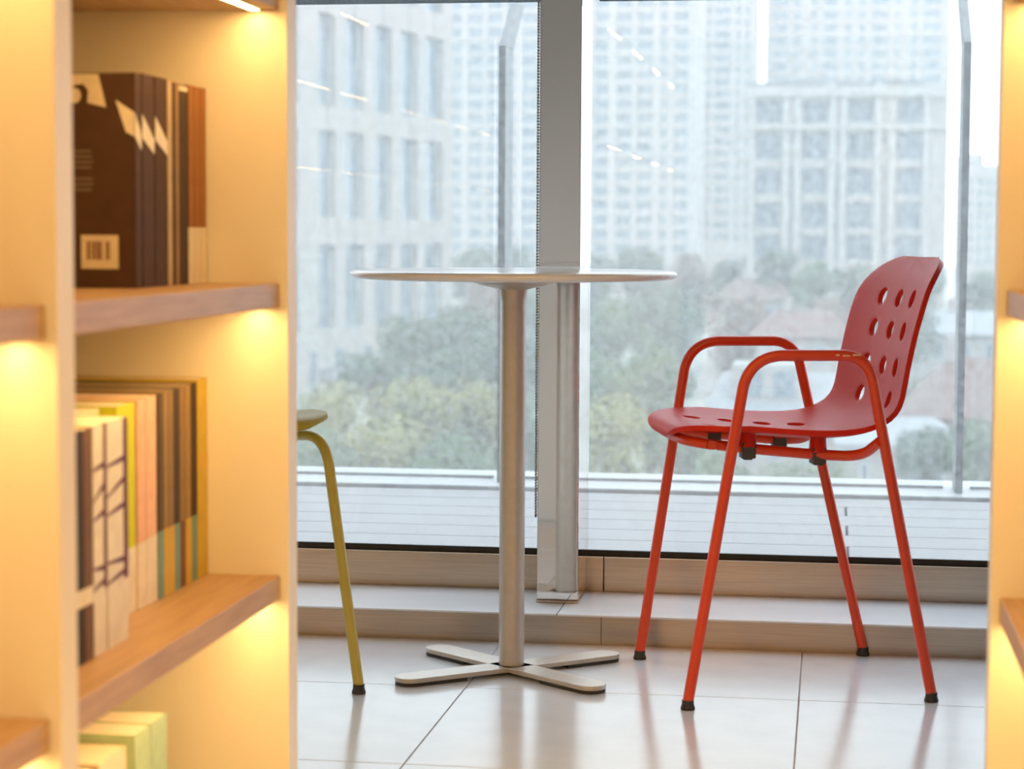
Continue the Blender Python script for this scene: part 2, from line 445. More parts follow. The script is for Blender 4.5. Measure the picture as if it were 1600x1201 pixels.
for k, (ys, ye, l) in enumerate(((2.478, 2.500, 'russet paperback with white foot, first of three at the panel on the upper shelf'), (2.502, 2.524, 'russet paperback with white foot, middle of three at the panel on the upper shelf'), (2.526, 2.549, 'russet paperback with white foot, last of three at the panel on the upper shelf'))):
    book(l, ys, ye, Z1, .242, .17, -.778, (.34, .15, .055), 'cover_russet', [(0, .285, 'ink_white')], group=G1)
# middle shelf: protruding group
PX = -.738
book('white paperback hard against the divider on the middle shelf', 1.940, 1.972, Z2, .236, .17, PX, (.72, .68, .60), 'cover_white_a', group=G2)
book('black paperback with white band low on its spine, middle shelf', 1.974, 1.995, Z2, .236, .17, PX, (.045, .03, .025), 'cover_black_d', [(.245, .32, 'ink_white')], group=G2)
book('brown paperback with white band low on its spine, middle shelf', 1.997, 2.020, Z2, .236, .17, PX, (.17, .09, .05), 'cover_brown_a', [(.245, .32, 'ink_white')], group=G2)
for k, (ys, ye, l) in enumerate(((2.023, 2.062, 'first white paperback with purple drawing on its spine, middle shelf'), (2.065, 2.128, 'wide white paperback with purple drawing, beside the lime one on the middle shelf'))):
    o = book(l, ys, ye, Z2, .238, .17, PX, (.76, .72, .64), 'cover_white_b', group=G2)
    t = ye-ys; h = .238
    bb = MB(); bb.box(.0004, .0008, t*.80, t, .28*h, h); bb.build('purple_stripe', 'ink_purple', o)
    for z0, dz, w0 in ((.80, .002, 0), (.665, .012, 0), (.585, .004, 0), (.375, -.004, 0), (.285, .004, 0)):
        bb = MB(); z_ = z0*h
        bb.add([(.0004, 0, z_), (.0004, t*.8, z_+dz), (.0004, t*.8, z_+dz+.006), (.0004, 0, z_+.0022), (.0008, 0, z_), (.0008, t*.8, z_+dz), (.0008, t*.8, z_+dz+.006), (.0008, 0, z_+.0022)],
               [(0, 1, 2, 3), (7, 6, 5, 4), (0, 4, 5, 1), (1, 5, 6, 2), (2, 6, 7, 3), (3, 7, 4, 0)])
        bb.build('purple_line', 'ink_purple', o)
book('lime yellow paperback with white foot on the middle shelf', 2.225, 2.288, Z2, .240, .165, -.784, (.58, .60, .03), 'cover_lime', [(0, .31, 'ink_white')], group=G2)
book('pale green thin paperback behind the white ones on the middle shelf', 2.140, 2.215, Z2, .239, .165, -.800, (.62, .64, .42), 'cover_palegreen', [(0, .31, 'ink_white')], group=G2)
book('pink paperback with white foot beside the lime one', 2.290, 2.320, Z2, .242, .165, -.782, (.78, .47, .34), 'cover_pink_a', [(0, .315, 'ink_white')], group=G2)
book('wider pink paperback with white foot beside the dark spines', 2.322, 2.358, Z2, .243, .165, -.782, (.80, .50, .36), 'cover_pink_b', [(0, .32, 'ink_white')], group=G2)
dk = [(2.360, 2.377, (.10, .07, .04), 'ink_teal', 'dark paperback with teal foot, first after the pink ones'),
      (2.379, 2.397, (.30, .19, .08), 'ink_gold', 'tan paperback with gold foot, second after the pink ones'),
      (2.399, 2.418, (.25, .16, .08), 'ink_gold', 'brown paperback with gold foot, third after the pink ones'),
      (2.420, 2.440, (.06, .04, .03), 'ink_teal', 'black paperback with teal foot in the middle of the dark spines'),
      (2.442, 2.462, (.28, .17, .08), 'ink_brown', 'tan paperback with russet foot among the dark spines'),
      (2.464, 2.486, (.32, .21, .08), 'ink_gold', 'tan paperback with gold foot next to the last dark spine'),
      (2.488, 2.510, (.06, .035, .03), 'ink_teal', 'black paperback with teal foot beside the tall yellow book')]
for k, (ys, ye, c, foot, l) in enumerate(dk):
    book(l, ys, ye, Z2, .244+.0004*k, .165, -.780, c, 'cover_mix_%s' % 'abcdefg'[k], [(0, .33, foot)], group=G2)
book('tall yellow book against the far panel on the middle shelf', 2.513, 2.5545, Z2, .250, .170, -.780, (.58, .43, .075), 'cover_yellow', [(.55, .62, 'ink_gold')], group=G2)
# lowest shelf
book('white paperback hard against the divider on the lowest shelf', 1.950, 2.090, Z3, .222, .17, -.790, (.70, .66, .54), 'cover_white_c', group=G3)
book('brown paperback between white ones on the lowest shelf', 2.100, 2.155, Z3, .220, .17, -.786, (.38, .25, .12), 'cover_brown_b', group=G3)
book('cream paperback beside the pale green books on the lowest shelf', 2.160, 2.250, Z3, .222, .17, -.784, (.74, .64, .50), 'cover_cream_b', group=G3)
book('pale green paperback on the lowest shelf', 2.255, 2.312, Z3, .232, .18, -.776, (.42, .56, .36), 'cover_green_a', group=G3)
book('last pale green paperback of the lowest shelf row', 2.314, 2.372, Z3, .232, .18, -.776, (.40, .54, .38), 'cover_green_b', group=G3)

# ------------------------------------------------------------------ table
T = empty('cafe_table', (-.583, 3.842, 0))
tm = MB(); R_ = .3035
tm.lathe([(.02, .7385), (R_-.020, .7385), (R_-.008, .7400), (R_-.001, .7445), (R_, .7475), (R_-.001, .7510), (R_-.005, .7535), (R_-.012, .7545), (.02, .7548)], 96)
tm.build('table_top', 'table_white', T, smooth=True)
tm = MB(); tm.lathe([(.0245, .700), (.0265, .719), (.040, .7225), (.062, .7270), (.080, .7345), (.084, .7384)], 40); tm.build('mounting_flange', 'table_metal', T, smooth=True)
for k in range(6):
    a = .5+k*math.pi/3
    tm = MB(); tm.lathe([(.0045, -.004), (.006, -.002), (.006, 0)], 10, c=(.135*math.cos(a), .135*math.sin(a), .7384)); tm.build('screw_head', 'table_metal', T, smooth=True)
tm = MB(); tm.lathe([(.0238, .0152), (.0238, .706)], 40); tm.build('column', 'table_metal', T, smooth=True)
def stadium(l, w0, w1, n=10):
    p = [(0, -w0), (l-w1, -w1)] + [(l-w1+w1*math.sin(k*math.pi/n), -w1*math.cos(k*math.pi/n)) for k in range(1, n)] + [(l-w1, w1), (0, w0)]
    return p
base = MB()
tips = [(.180, .152), (-.180, .152), (-.186, -.150), (.184, -.154)]
for tx, ty in tips:
    a = math.atan2(ty, tx); M = Matrix.Rotation(a, 4, 'Z')
    arm = MB(); arm.prism(stadium(math.hypot(tx, ty)+.004, .0285, .0285), .0065, .0150, M=M)
    ao = arm.build('base_arm', 'table_metal', T, bevel=.001)
    pad = MB(); pad.prism([(x+.11, y) for x, y in stadium(math.hypot(tx, ty)-.107, .0280, .0280)], .0003, .0064, M=M)
    pad.build('rubber_pad', 'rubber', ao)
tag(T, 'round white pedestal table with cross-shaped steel base between the two chairs', 'table')

# ------------------------------------------------------------------ chairs
PROF = [(.2260, .4580), (.2320, .4650), (.2325, .4735), (.2255, .4815), (.2080, .4858), (.185, .4855), (.155, .4810), (.088, .4735), (.020, .4675), (-.046, .4650), (-.100, .4690), (-.140, .4830), (-.164, .5030), (-.177, .530), (-.187, .584), (-.200, .649), (-.217, .711), (-.234, .750), (-.257, .783)]
def catmull(P, n=14):
    P = [Vector((p[0], p[1])) for p in P]; Q = [P[0]*2-P[1]]+P+[P[-1]*2-P[-2]]; out = []
    for i in range(1, len(Q)-2):
        for k in range(n):
            s = k/n; a, b, c, d = Q[i-1], Q[i], Q[i+1], Q[i+2]
            out.append(.5*((2*b)+(c-a)*s+(2*a-5*b+4*c-d)*s*s+(3*b-a-3*c+d)*s**3))
    out.append(Q[-2]); return out
CP = catmull(PROF)
ARC = [0]
for a, b in zip(CP[:-1], CP[1:]): ARC.append(ARC[-1]+(b-a).length)
LEN = ARC[-1]
def arc_at(u=None, z=None):
    if u is not None: k = min(range(len(CP)//2+20), key=lambda i: abs(CP[i].x-u)+max(0, CP[i].y-.5)*5)
    else: k = min(range(len(CP)//2, len(CP)), key=lambda i: abs(CP[i].y-z))
    return ARC[k]
def prof_at(t):
    t = max(0, min(LEN, t))
    for i in range(len(ARC)-1):
        if ARC[i+1] >= t:
            s = (t-ARC[i])/max(1e-9, ARC[i+1]-ARC[i]); p = CP[i].lerp(CP[i+1], s); d = (CP[i+1]-CP[i]).normalized()
            return p, Vector((d.y, -d.x)) if False else Vector((-(-d.y), -d.x))
    return CP[-1], Vector((0, 1))
def rise(t):                                    # how far the edge stands towards the sitter
    f = t/LEN
    K = [(0, .003), (.08, .006), (.20, .016), (.42, .018), (.52, .021), (.60, .024), (.72, .024), (.9, .022), (1, .012)]
    for (a, b), (c, d) in zip(K[:-1], K[1:]):
        if f <= c: return b+(d-b)*(f-a)/(c-a)
    return K[-1][1]
def half_width(t):
    f = t/LEN
    return .203 - .006*abs(f-.5)*2
def shell_mesh(name, m_):
    # outline in (v, t)
    def corner(cx, cy, rx, ry, a0, a1, n=10): return [(cx+rx*math.cos(a0+(a1-a0)*k/n), cy+ry*math.sin(a0+(a1-a0)*k/n)) for k in range(n+1)]
    w = .200; rf, rb = .125, .115; L = LEN
    out = []
    n = 26
    out += [(w, rf+(L-rf-rb)*k/n) for k in range(n)]
    out += corner(w-.12, L-rb, .12, rb, 0, math.pi/2)
    out += [(w-.12-(2*w-.24)*k/8, L+.005*math.sin(math.pi*k/8)) for k in range(1, 8)]
    out += corner(-w+.12, L-rb, .12, rb, math.pi/2, math.pi)
    out += [(-w, L-rb-(L-rf-rb)*k/n) for k in range(1, n+1)]
    for k in range(1, 36):                     # bowed front edge
        a = math.pi*k/36; c_ = -math.cos(a)
        out.append((w*c_, rf*(1-(max(0, 1-abs(c_)**1.9))**(1/1.9))))
    holes = []
    for u in (.155, .088, .020, -.046):
        for v in (-.08, .08): holes.append((v, arc_at(u=u), .0175))
    for z_ in (.524, .586, .648, .709):
        for v in (-.086, 0, .086): holes.append((v, arc_at(z=z_), .0175))
    pts = [Vector(p) for p in out]; N = len(pts)
    edges = [(i, (i+1) % N) for i in range(N)]
    for (hv, ht, hr) in holes:
        s = len(pts)
        for k in range(20):
            a = 2*math.pi*k/20; pts.append(Vector((hv+hr*math.cos(a), ht+hr*math.sin(a))))
        edges += [(s+k, s+(k+1) % 20) for k in range(20)]
    def inside(p):
        c = False; j = N-1
        for i in range(N):
            a, b = out[i], out[j]
            if (a[1] > p[1]) != (b[1] > p[1]) and p[0] < (b[0]-a[0])*(p[1]-a[1])/(b[1]-a[1])+a[0]: c = not c
            j = i
        return c
    g = .011
    for i in range(-20, 21):
        for j in range(0, int(LEN/g)+2):
            p = (i*g*.93, j*g+(.3*g if i % 2 else 0))
            if not inside(p): continue
            if min((p[0]-o[0])**2+(p[1]-o[1])**2 for o in out) < (.006)**2: continue
            if any((p[0]-h[0])**2+(p[1]-h[1])**2 < (h[2]+.004)**2 for h in holes): continue
            pts.append(Vector(p))
    V, E_, F, *_ = delaunay_2d_cdt(pts, edges, [], 0, 1e-6)
    me = bpy.data.meshes.new(name); vs = []
    for p in V:
        c, nn = prof_at(p.y); q = c + nn*rise(p.y)*(p.x/.2)**2
        vs.append((q.x, p.x, q.y))
    fs = []
    for f in F:
        c = (V[f[0]]+V[f[1]]+V[f[2]])/3
        if not inside((c.x, c.y)): continue
        if any((c.x-h[0])**2+(c.y-h[1])**2 < (h[2]*.97)**2 for h in holes): continue
        fs.append(tuple(f))
    me.from_pydata(vs, [], fs); me.materials.append(MATS[m_])
    bm = bmesh.new(); bm.from_mesh(me)
    bmesh.ops.recalc_face_normals(bm, faces=bm.faces)
    up = sum((f.normal.z for f in bm.faces if f.calc_center_median().x > 0), 0)
    if up < 0: bmesh.ops.reverse_faces(bm, faces=bm.faces)
    bm.to_mesh(me); bm.free()
    me.polygons.foreach_set('use_smooth', [True]*len(me.polygons))
    return me
def add_shell(root, m_):
    o = link('seat_shell', shell_mesh('seat_shell', m_), root)
    md = o.modifiers.new('thickness', 'SOLIDIFY'); md.thickness = .0095; md.offset = -1; md.use_even_offset = False
    bv = o.modifiers.new('soft_rim', 'BEVEL'); bv.width = .003; bv.segments = 2; bv.limit_method = 'ANGLE'; bv.angle_limit = 1.0
    return o
def foot_cap(leg, p):
    b = MB(); b.lathe([(.0125, 0), (.0128, .003), (.0118, .006), (.0106, .010), (.0106, .017)], 16, c=p)
    return b.build('foot_cap', 'rubber', leg, smooth=True)
TR = .0098
# chair local frame: +x forward, +y left, z up
def red_chair(loc, rz):
    c = empty('armchair', loc, rz)
    add_shell(c, 'red_plastic')
    for s in (1, -1):
        F0 = Vector((.221, .216*s, .012)); FT = Vector((.1265, .237*s, .6165)); B0 = Vector((-.222, .203*s, .012)); BT = Vector((-.0845, .237*s, .6165))
        fd = (FT-F0); bd = (BT-B0)
        F1 = F0+fd*.905; B1 = B0+bd*.930
        for a, b in ((F0, F1), (B0, B1)):
            t = MB(); t.tube([a, b], TR, 14); lo = t.build('leg', 'red_metal', c, smooth=True); foot_cap(lo, (a.x, a.y, 0))
        t = MB(); t.tube(fillet([F1, FT, BT, B1], [(FT-F1).length-.002, (BT-B1).length-.002], 12), TR, 14); ar = t.build('armrest', 'red_metal', c, smooth=True)
        if s == 1:      # worn paint on the camera-side arm
            t = MB()
            for k, (x, l) in enumerate(((-.028, .006), (-.043, .012), (-.062, .014))):
                t.box(x-l/2, x+l/2, .237*s+TR*.86, .237*s+TR+.0002, .6165-.0005-.001*(k % 2), .6165+.0022-.001*(k % 2))
            t.build('worn_paint', 'paint_chip', ar)
    def side(s): return [(-.112, .2285*s, .466), (-.098, .165*s, .433), (-.03, .135*s, .4335), (.115, .132*s, .4470), (.205, .118*s, .4575), (.208, 0, .4580)]
    path = side(1)+side(-1)[-2::-1]
    t = MB(); t.tube(fillet(path, [.03, .03, .05, .045, .06, .045, .05, .03, .03], 8), TR*.95, 14); t.build('under_frame', 'red_metal', c, smooth=True)
    for s in (1, -1):
        t = MB(); t.tube([(.1485, .2305*s, .452), (.135, .1345*s, .449)], TR*.8, 10); t.build('side_stub', 'red_metal', c, smooth=True)
        for u, zt in ((.100, .4455), (-.028, .4345)):
            t = MB(); t.lathe([(.017, .004), (.0155, .012), (.0145, .030)], 14, c=(u, .133*s, zt)); t.build('shell_boss', 'red_plastic', c, smooth=True)
            t = MB(); t.box(u-.0125, u+.0125, .133*s-.013, .133*s+.013, zt-.0165, zt+.0125); t.box(u-.008, u+.008, .133*s-.009, .133*s+.009, zt-.0195, zt-.0165)
            t.build('frame_clip', 'dark_clip', c, bevel=.003)
    return c
rc = red_chair((-.0830, 3.8600, 0), math.pi+math.radians(16.3))
tag(rc, 'red perforated plastic armchair with tubular metal legs beside the window', 'chair')
def olive_chair(loc, rz):
    c = empty('side_chair', loc, rz)
    sh = add_shell(c, 'olive_plastic'); sh.scale = (1, 1, 1); sh.location = (-.004, 0, .012)
    for s in (1, -1):
        F0 = Vector((.221, .216*s, .012)); FT = Vector((.142, .200*s, .4595)); B0 = Vector((-.222, .210*s, .012)); BT = Vector((-.112, .200*s, .4400))
        F1 = F0+(FT-F0)*.88; B1 = B0+(BT-B0)*.88
        for a, b in ((F0, F1), (B0, B1)):
            t = MB(); t.tube([a, b], TR, 14); lo = t.build('leg', 'olive_metal', c, smooth=True); foot_cap(lo, (a.x, a.y, 0))
        t = MB(); t.tube(fillet([F1, FT, BT, B1], [(FT-F1).length-.002, (BT-B1).length-.002], 10), TR, 14); t.build('side_rail', 'olive_metal', c, smooth=True)
        for u, zt in ((.03, .451), (-.07, .443)):
            t = MB(); t.box(u-.012, u+.012, .200*s-.013, .200*s+.013, zt-.012, zt+.020); t.build('frame_clip', 'dark_clip', c, bevel=.003)
    for u, zt in ((.06, .4533), (-.07, .4434)):
        t = MB(); t.tube([(u, -.2, zt), (u, .2, zt)], TR*.85, 12); t.build('cross_bar', 'olive_metal', c, smooth=True)
    return c
oc = olive_chair((-1.133, 3.592, 0), math.radians(-40))
tag(oc, 'olive yellow armless chair half hidden behind the left bookcase', 'chair')

# ------------------------------------------------------------------ terrace
DECK_Z = .060
slab = struct(bx('terrace_slab', -7, 7, GLASS_Y+.09, 6.60, -.6, DECK_Z-.028, 'deck_frame'), 'dark terrace slab under the deck boards', 'terrace')
bd_w = .186
yb = 4.975; rowi = 0
while yb+bd_w < 6.115:
    off = .05 if rowi % 2 == 0 else 2.3
    cuts = [-7, off-4.9, off, off+2.6, 7]
    for a, b in zip(cuts[:-1], cuts[1:]):
        dm = MB(); dm.box(a+.003, b-.003, yb+.003, yb+bd_w-.003, DECK_Z-.026, DECK_Z)
        dm.build('deck_board', 'deck_wood', slab, bevel=.003)
    yb += bd_w; rowi += 1
curb = struct(bx('terrace_curb', -7, 7, 6.115, 6.52, -.6, .070, 'curb_stone', bevel=.004), 'pale stone curb along the outer edge of the terrace', 'curb')
def railing_post(x, lab):
    r = empty('railing_post', (x, 6.20, .070))
    b = MB()
    b.box(-.0105, .0105, 0, .15, .0005, 1.305)
    b.build('upright', 'post_steel', r, bevel=.001)
    b = MB(); z0 = 1.3055; z1 = 1.72; dy = .62; w = .0105
    b.add([(-w, 0, z0), (w, 0, z0), (w, .15, z0), (-w, .15, z0), (-w, dy, z1), (w, dy, z1), (w, .15+dy, z1), (-w, .15+dy, z1)],
          [(3, 2, 1, 0), (4, 5, 6, 7), (0, 1, 5, 4), (1, 2, 6, 5), (2, 3, 7, 6), (3, 0, 4, 7)])
    b.build('leaning_top', 'post_steel', r, bevel=.001)
    return tag(r, lab, 'railing post', 'steel posts of the terrace railing')
px_ = [-.978-2*1.356, -.978-1.356, -.978, .378, .378+1.356]
labs = ['steel railing post on the terrace far left, hidden by the bookcase', 'steel railing post on the terrace just left of the frame, hidden by the bookcase',
        'steel railing post rising behind the table column', 'steel railing post right of the red chair', 'steel railing post behind the right bookcase']
for x, l in list(zip(px_, labs))[1:]: railing_post(x, l)
for i, (a, b) in enumerate(zip(px_[1:-1], px_[2:])):
    r = empty('railing_glass', ((a+b)/2, 6.315, .070)); w = (b-a)/2-.040
    g = MB(); g.box(-w, w, 0, .010, .008, 1.335); g.build('pane', 'railing_glass', r)
    bx('bottom_channel', -w, w, -.006, .016, .0003, .0075, 'curb_stone', r)
    tag(r, ['clear railing panel left of the table column', 'clear railing panel behind the table and red chair', 'clear railing panel right of the second railing post'][i], 'glass panel', 'glass panels of the terrace railing')

# ------------------------------------------------------------------ the city
GZ = -18.0
mat('ground_city', (.20, .21, .19), .9, noise=(.30, .30, .29), scale=.03)
mat('limestone', (0.330, 0.304, 0.277), .8, noise=(0.300, 0.277, 0.255), scale=.3)
mat('limestone_band', (0.326, 0.311, 0.298), .8, noise=(0.298, 0.288, 0.279), scale=.3)
mat('tower_wall', (0.330, 0.315, 0.296), .8, noise=(0.307, 0.296, 0.281), scale=.2)
mat('tower_pier', (0.375, 0.360, 0.341), .8, noise=(0.352, 0.341, 0.326), scale=.2)
mat('rose_wall', (0.330, 0.300, 0.277), .8, noise=(0.307, 0.281, 0.262), scale=.2)
mat('city_glass', (0.078, 0.132, 0.174), .12, noise=(0.108, 0.162, 0.204), scale=.25, spec=.7)
mat('city_glass_dark', (0.060, 0.090, 0.120), .12, noise=(0.090, 0.120, 0.150), scale=.25, spec=.7)
mat('city_frame', (.36, .40, .43), .6, noise=(.32, .36, .39), scale=.3)
mat('joint_dark', (.20, .21, .22), .8, noise=(.17, .18, .19), scale=.3)
mat('roof_grey', (.24, .26, .28), .7, noise=(.19, .21, .23), scale=.8, stretch=(1, 6, 1))
mat('roof_red', (.15, .095, .085), .8, noise=(.12, .08, .07), scale=.9, stretch=(1, 6, 1))
mat('house_wall', (0.279, 0.265, 0.247), .85, noise=(0.256, 0.241, 0.228), scale=.4)
mat('house_white', (0.285, 0.281, 0.274), .8, noise=(0.262, 0.259, 0.255), scale=.4)
g = MB(); g.box(-700, 700, 7.5, 1200, GZ-1, GZ)
struct(g.build('ground', 'ground_city'), 'distant street level ground below the terrace', 'ground')

WIN = {}
def window_mesh(w, h, lights, gm, fr=.10):
    key = (round(w, 2), round(h, 2), lights, gm)
    if key not in WIN:
        b = MB(); f = fr
        b.box(0, w, .08, .12, 0, h, 0)
        b.box(0, f, 0, .079, 0, h, 1); b.box(w-f, w, 0, .079, 0, h, 1); b.box(f, w-f, 0, .079, 0, f, 1); b.box(f, w-f, 0, .079, h-f, h, 1)
        for k in range(1, lights):
            x = w*k/lights; b.box(x-f/2, x+f/2, 0, .079, f, h-f, 1)
        WIN[key] = b.mesh('window', [gm, 'city_frame'])
    return WIN[key]
def building(name, lab, A, B, cols, rows, z_top, depth, wall='tower_wall', gm='city_glass', lights=1, recess=.45, skip=None, z_bot=GZ, piers=None, pier_mat='tower_pier', bands=(), slot_cols=()):
    """front wall from A to B (left to right as seen); cols/rows are window openings in metres along / up"""
    A = Vector((A[0], A[1], 0)); B = Vector((B[0], B[1], 0)); d = (B-A); Wd = d.length
    r = empty(name, (A.x, A.y, GZ), math.atan2(d.y, d.x))
    us = sorted({0, Wd, *[c for p in cols for c in p]}); zs = sorted({z_bot, z_top, *[c for p in rows for c in p]})
    wb = MB()
    opens = [(c, rr) for i, c in enumerate(cols) for j, rr in enumerate(rows) if not (skip and skip(i, j))]
    def is_open(u, z): return any(c[0] < u < c[1] and q[0] < z < q[1] for c, q in opens)
    oz = -GZ
    for a, b in zip(us[:-1], us[1:]):
        for p, q in zip(zs[:-1], zs[1:]):
            if not is_open((a+b)/2, (p+q)/2):
                wb.add([(a, 0, p+oz), (b, 0, p+oz), (b, 0, q+oz), (a, 0, q+oz)], [(0, 1, 2, 3)])
    for c, q in opens:
        a, b = c; p, s = q[0]+oz, q[1]+oz; e = recess
        wb.add([(a, 0, p), (b, 0, p), (b, 0, s), (a, 0, s), (a, e, p), (b, e, p), (b, e, s), (a, e, s)], [(0, 1, 5, 4), (1, 2, 6, 5), (2, 3, 7, 6), (3, 0, 4, 7)])
    zt, zb = z_top+oz, z_bot+oz
    wb.add([(0, 0, zb), (0, depth, zb), (0, depth, zt), (0, 0, zt)], [(0, 1, 2, 3)])
    wb.add([(Wd, 0, zb), (Wd, depth, zb), (Wd, depth, zt), (Wd, 0, zt)], [(0, 1, 2, 3)])
    wb.add([(0, depth, zb), (Wd, depth, zb), (Wd, depth, zt), (0, depth, zt)], [(0, 1, 2, 3)])
    wb.add([(0, 0, zt), (Wd, 0, zt), (Wd, depth, zt), (0, depth, zt)], [(0, 1, 2, 3)])
    wb.build('wall', wall, r)
    for c, q in opens:
        link('window', window_mesh(c[1]-c[0], q[1]-q[0], lights, gm), r, (c[0], recess, q[0]+oz))
    for a, b in (piers or []): bx('pier', a, b, -.35, -.001, zb, zt-.5, pier_mat, r)
    for p, q in bands: bx('cornice', -.3, Wd+.3, -.6, -.36, p+oz, q+oz, pier_mat, r)
    return tag(r, lab, 'building'), r
def zz(y, D, x=800): return at(x, y, D).z
def xx(x, D): return at(x, 380, D).x

# office block at the left, its facade running away to the right
dirv = Vector((.227, 1.048)).normalized()
C0 = Vector((xx(704, 280), 280))                   # far corner
def on_facade(x):
    r = ((x-800)/FPX)*RT - ((380-600.5)/FPX)*UP + FW
    # C0 + s*dirv = k*(r.x, r.y)
    det = dirv.x*(-r.y) - dirv.y*(-r.x)
    s = ((-C0.x)*(-r.y) - (-C0.y)*(-r.x))/det
    return s
LW = 62
A_ = C0 - dirv*LW
cols = [(LW+on_facade(a), LW+on_facade(b)) for a, b in ((441, 467), (498, 525), (540, 570), (585, 613), (626, 653), (664, 692))]
Dm = 262
def zr(y): return EYE + (366-y)*Dm/FPX*1.0
# heights measured at the fifth column, 278 m away
def zc(y): return EYE + (366.5-y)*276.5/FPX
rows = [(zc(507), zc(387)), (zc(350), zc(227)), (zc(193), zc(66)), (zc(26), zc(-100))]
cols = [(max(.5, a), b) for a, b in cols]
small = [((a+b)/2-1.0-((b-a)), (a+b)/2+.6-((b-a))) for a, b in cols[1:]]
L_, Lr = building('office_block', 'pale stone office block with tall grouped windows at the left', (A_.x, A_.y), (C0.x, C0.y), cols, rows, zc(-130), 30, wall='limestone', gm='city_glass', lights=3, recess=.9)
for a, b in cols:
    m_ = (a+b)/2
    for (p, q), (p2, q2) in zip(rows[:-1], rows[1:]):
        bx('panel_joint', m_-.16, m_+.16, -.05, -.002, q-GZ+.05, p2-GZ-.05, 'joint_dark', Lr)
    bx('panel_joint', m_-.16, m_+.16, -.05, -.002, zc(565)-GZ, rows[0][0]-GZ-.05, 'joint_dark', Lr)
for k, (a, b) in enumerate(cols[1:]):
    w_ = b-a
    bx('ground_opening', a-w_*.55, a-w_*.12, -.04, -.002, zc(590)-GZ, zc(535)-GZ, 'city_glass', Lr)
    bx('awning', a+.2, b-.1, -1.2, -.06, zc(575)-GZ, zc(560)-GZ, 'joint_dark', Lr)

# long residential slab in the middle distance
D = 440
def ucol(pairs, x0, D): return [(xx(a, D)-xx(x0, D), xx(b, D)-xx(x0, D)) for a, b in pairs]
tc = [(684, 698), (705, 719), (732, 752), (761, 782), (790, 804), (814, 838), (846, 868), (876, 898), (928, 948), (961, 984), (993, 1017), (1029, 1040), (1050, 1072)]
rows = []
for k in range(-2, 17):
    yc = 28+22.45*k
    rows.append((zz(yc+7, D), zz(yc-7, D)))
rows = sorted(rows)
TWc = ucol(tc, 676, D)
piers = [(b+.35, c-.35) for (a, b), (c, e) in zip(TWc[:-1], TWc[1:]) if c-b > 1.0]
building('residential_tower', 'white residential tower with a close grid of windows behind the mullion', (xx(676, D), D), (xx(1086, D), D), TWc, rows, zz(-40, D), 25, gm='city_glass', lights=2, piers=piers, recess=.5)
# narrow tower beside it
D = 520
rows = sorted([(zz(20+18.3*k+5.5, D), zz(20+18.3*k-5.5, D)) for k in range(-2, 20)])
tc = ucol([(1100, 1107), (1113, 1138), (1146, 1153), (1160, 1168)], 1090, D)
building('residential_tower', 'narrow pale tower between the white grid tower and the sky gap', (xx(1090, D), D), (xx(1176, D), D), tc, rows, zz(-40, D), 22, wall='rose_wall', gm='city_glass', piers=[(tc[0][1]+.3, tc[1][0]-.3), (tc[1][1]+.3, tc[2][0]-.2)])
# tower behind the low block
D = 540
rows = sorted([(zz(28+19.8*k+6, D), zz(28+19.8*k-6, D)) for k in range(-2, 6)])
tc = ucol([(1202, 1226), (1235, 1246), (1263, 1272), (1281, 1303), (1316, 1325), (1337, 1346), (1357, 1382), (1392, 1400), (1418, 1427), (1436, 1464)], 1193, D)
building('residential_tower', 'wide cream tower rising behind the square-windowed block', (xx(1193, D), D), (xx(1478, D), D), tc, rows, zz(-45, D), 26, wall='rose_wall', gm='city_glass')
# mid-rise block with square windows
D = 270
rows = [(zz(b, D), zz(a, D)) for a, b in ((158, 193), (208, 250), (262, 303), (314, 355), (364, 402))]
rows = sorted(rows)
tc = ucol([(1178, 1220), (1250, 1292), (1321, 1363), (1397, 1439)], 1166, D)
M_, Mr = building('stone_block', 'mid-rise stone block with four columns of large square windows', (xx(1166, D), D), (xx(1474, D), D), tc, rows, zz(137, D), 24, wall='rose_wall', gm='city_glass_dark', lights=2, recess=.7,
                  piers=[(c[1]+.10, c[1]+.85) for c in tc]+[(c[0]-.85, c[0]-.10) for c in tc], bands=((zz(203, D), zz(196, D)), (zz(153, D), zz(139, D))))
for (a, b), (c, e) in zip(tc[:-1], tc[1:]):
    m_ = (b+c)/2
    for p, q in ((225, 205), (400, 260)):
        bx('wall_slot', m_-.28, m_+.28, -.05, -.002, zz(p, D)-GZ, zz(q, D)-GZ, 'joint_dark', Mr)
for a, b, h in ((0, 3.2, .5), (3.6, 9.5, .9), (11, 16, .6), (17, 22, .8)):
    bx('roof_parapet', a, b, 1.0, 3.2, zz(137, D)-GZ+.01, zz(137, D)-GZ+h, 'joint_dark', Mr)
# far block at the right
D = 420
rows = sorted([(zz(283+17*k+5, D), zz(283+17*k-5, D)) for k in range(0, 8)])
tc = ucol([(1512, 1519), (1526, 1533), (1540, 1549), (1555, 1564), (1571, 1580)], 1506, D)
building('residential_tower', 'small hazy block at the far right with sky above it', (xx(1506, D), D), (xx(1590, D), D), tc, rows, zz(258, D), 22, gm='city_glass')
building('residential_tower', 'tall thin hazy tower beside the right railing post', (xx(1500, 470), 470), (xx(1534, 470), 470), ucol([(1508, 1513), (1519, 1524)], 1500, 470), sorted([(zz(256+15*k+4, 470), zz(256+15*k-4, 470)) for k in range(0, 2)]), zz(240, 470), 20, gm='city_glass')

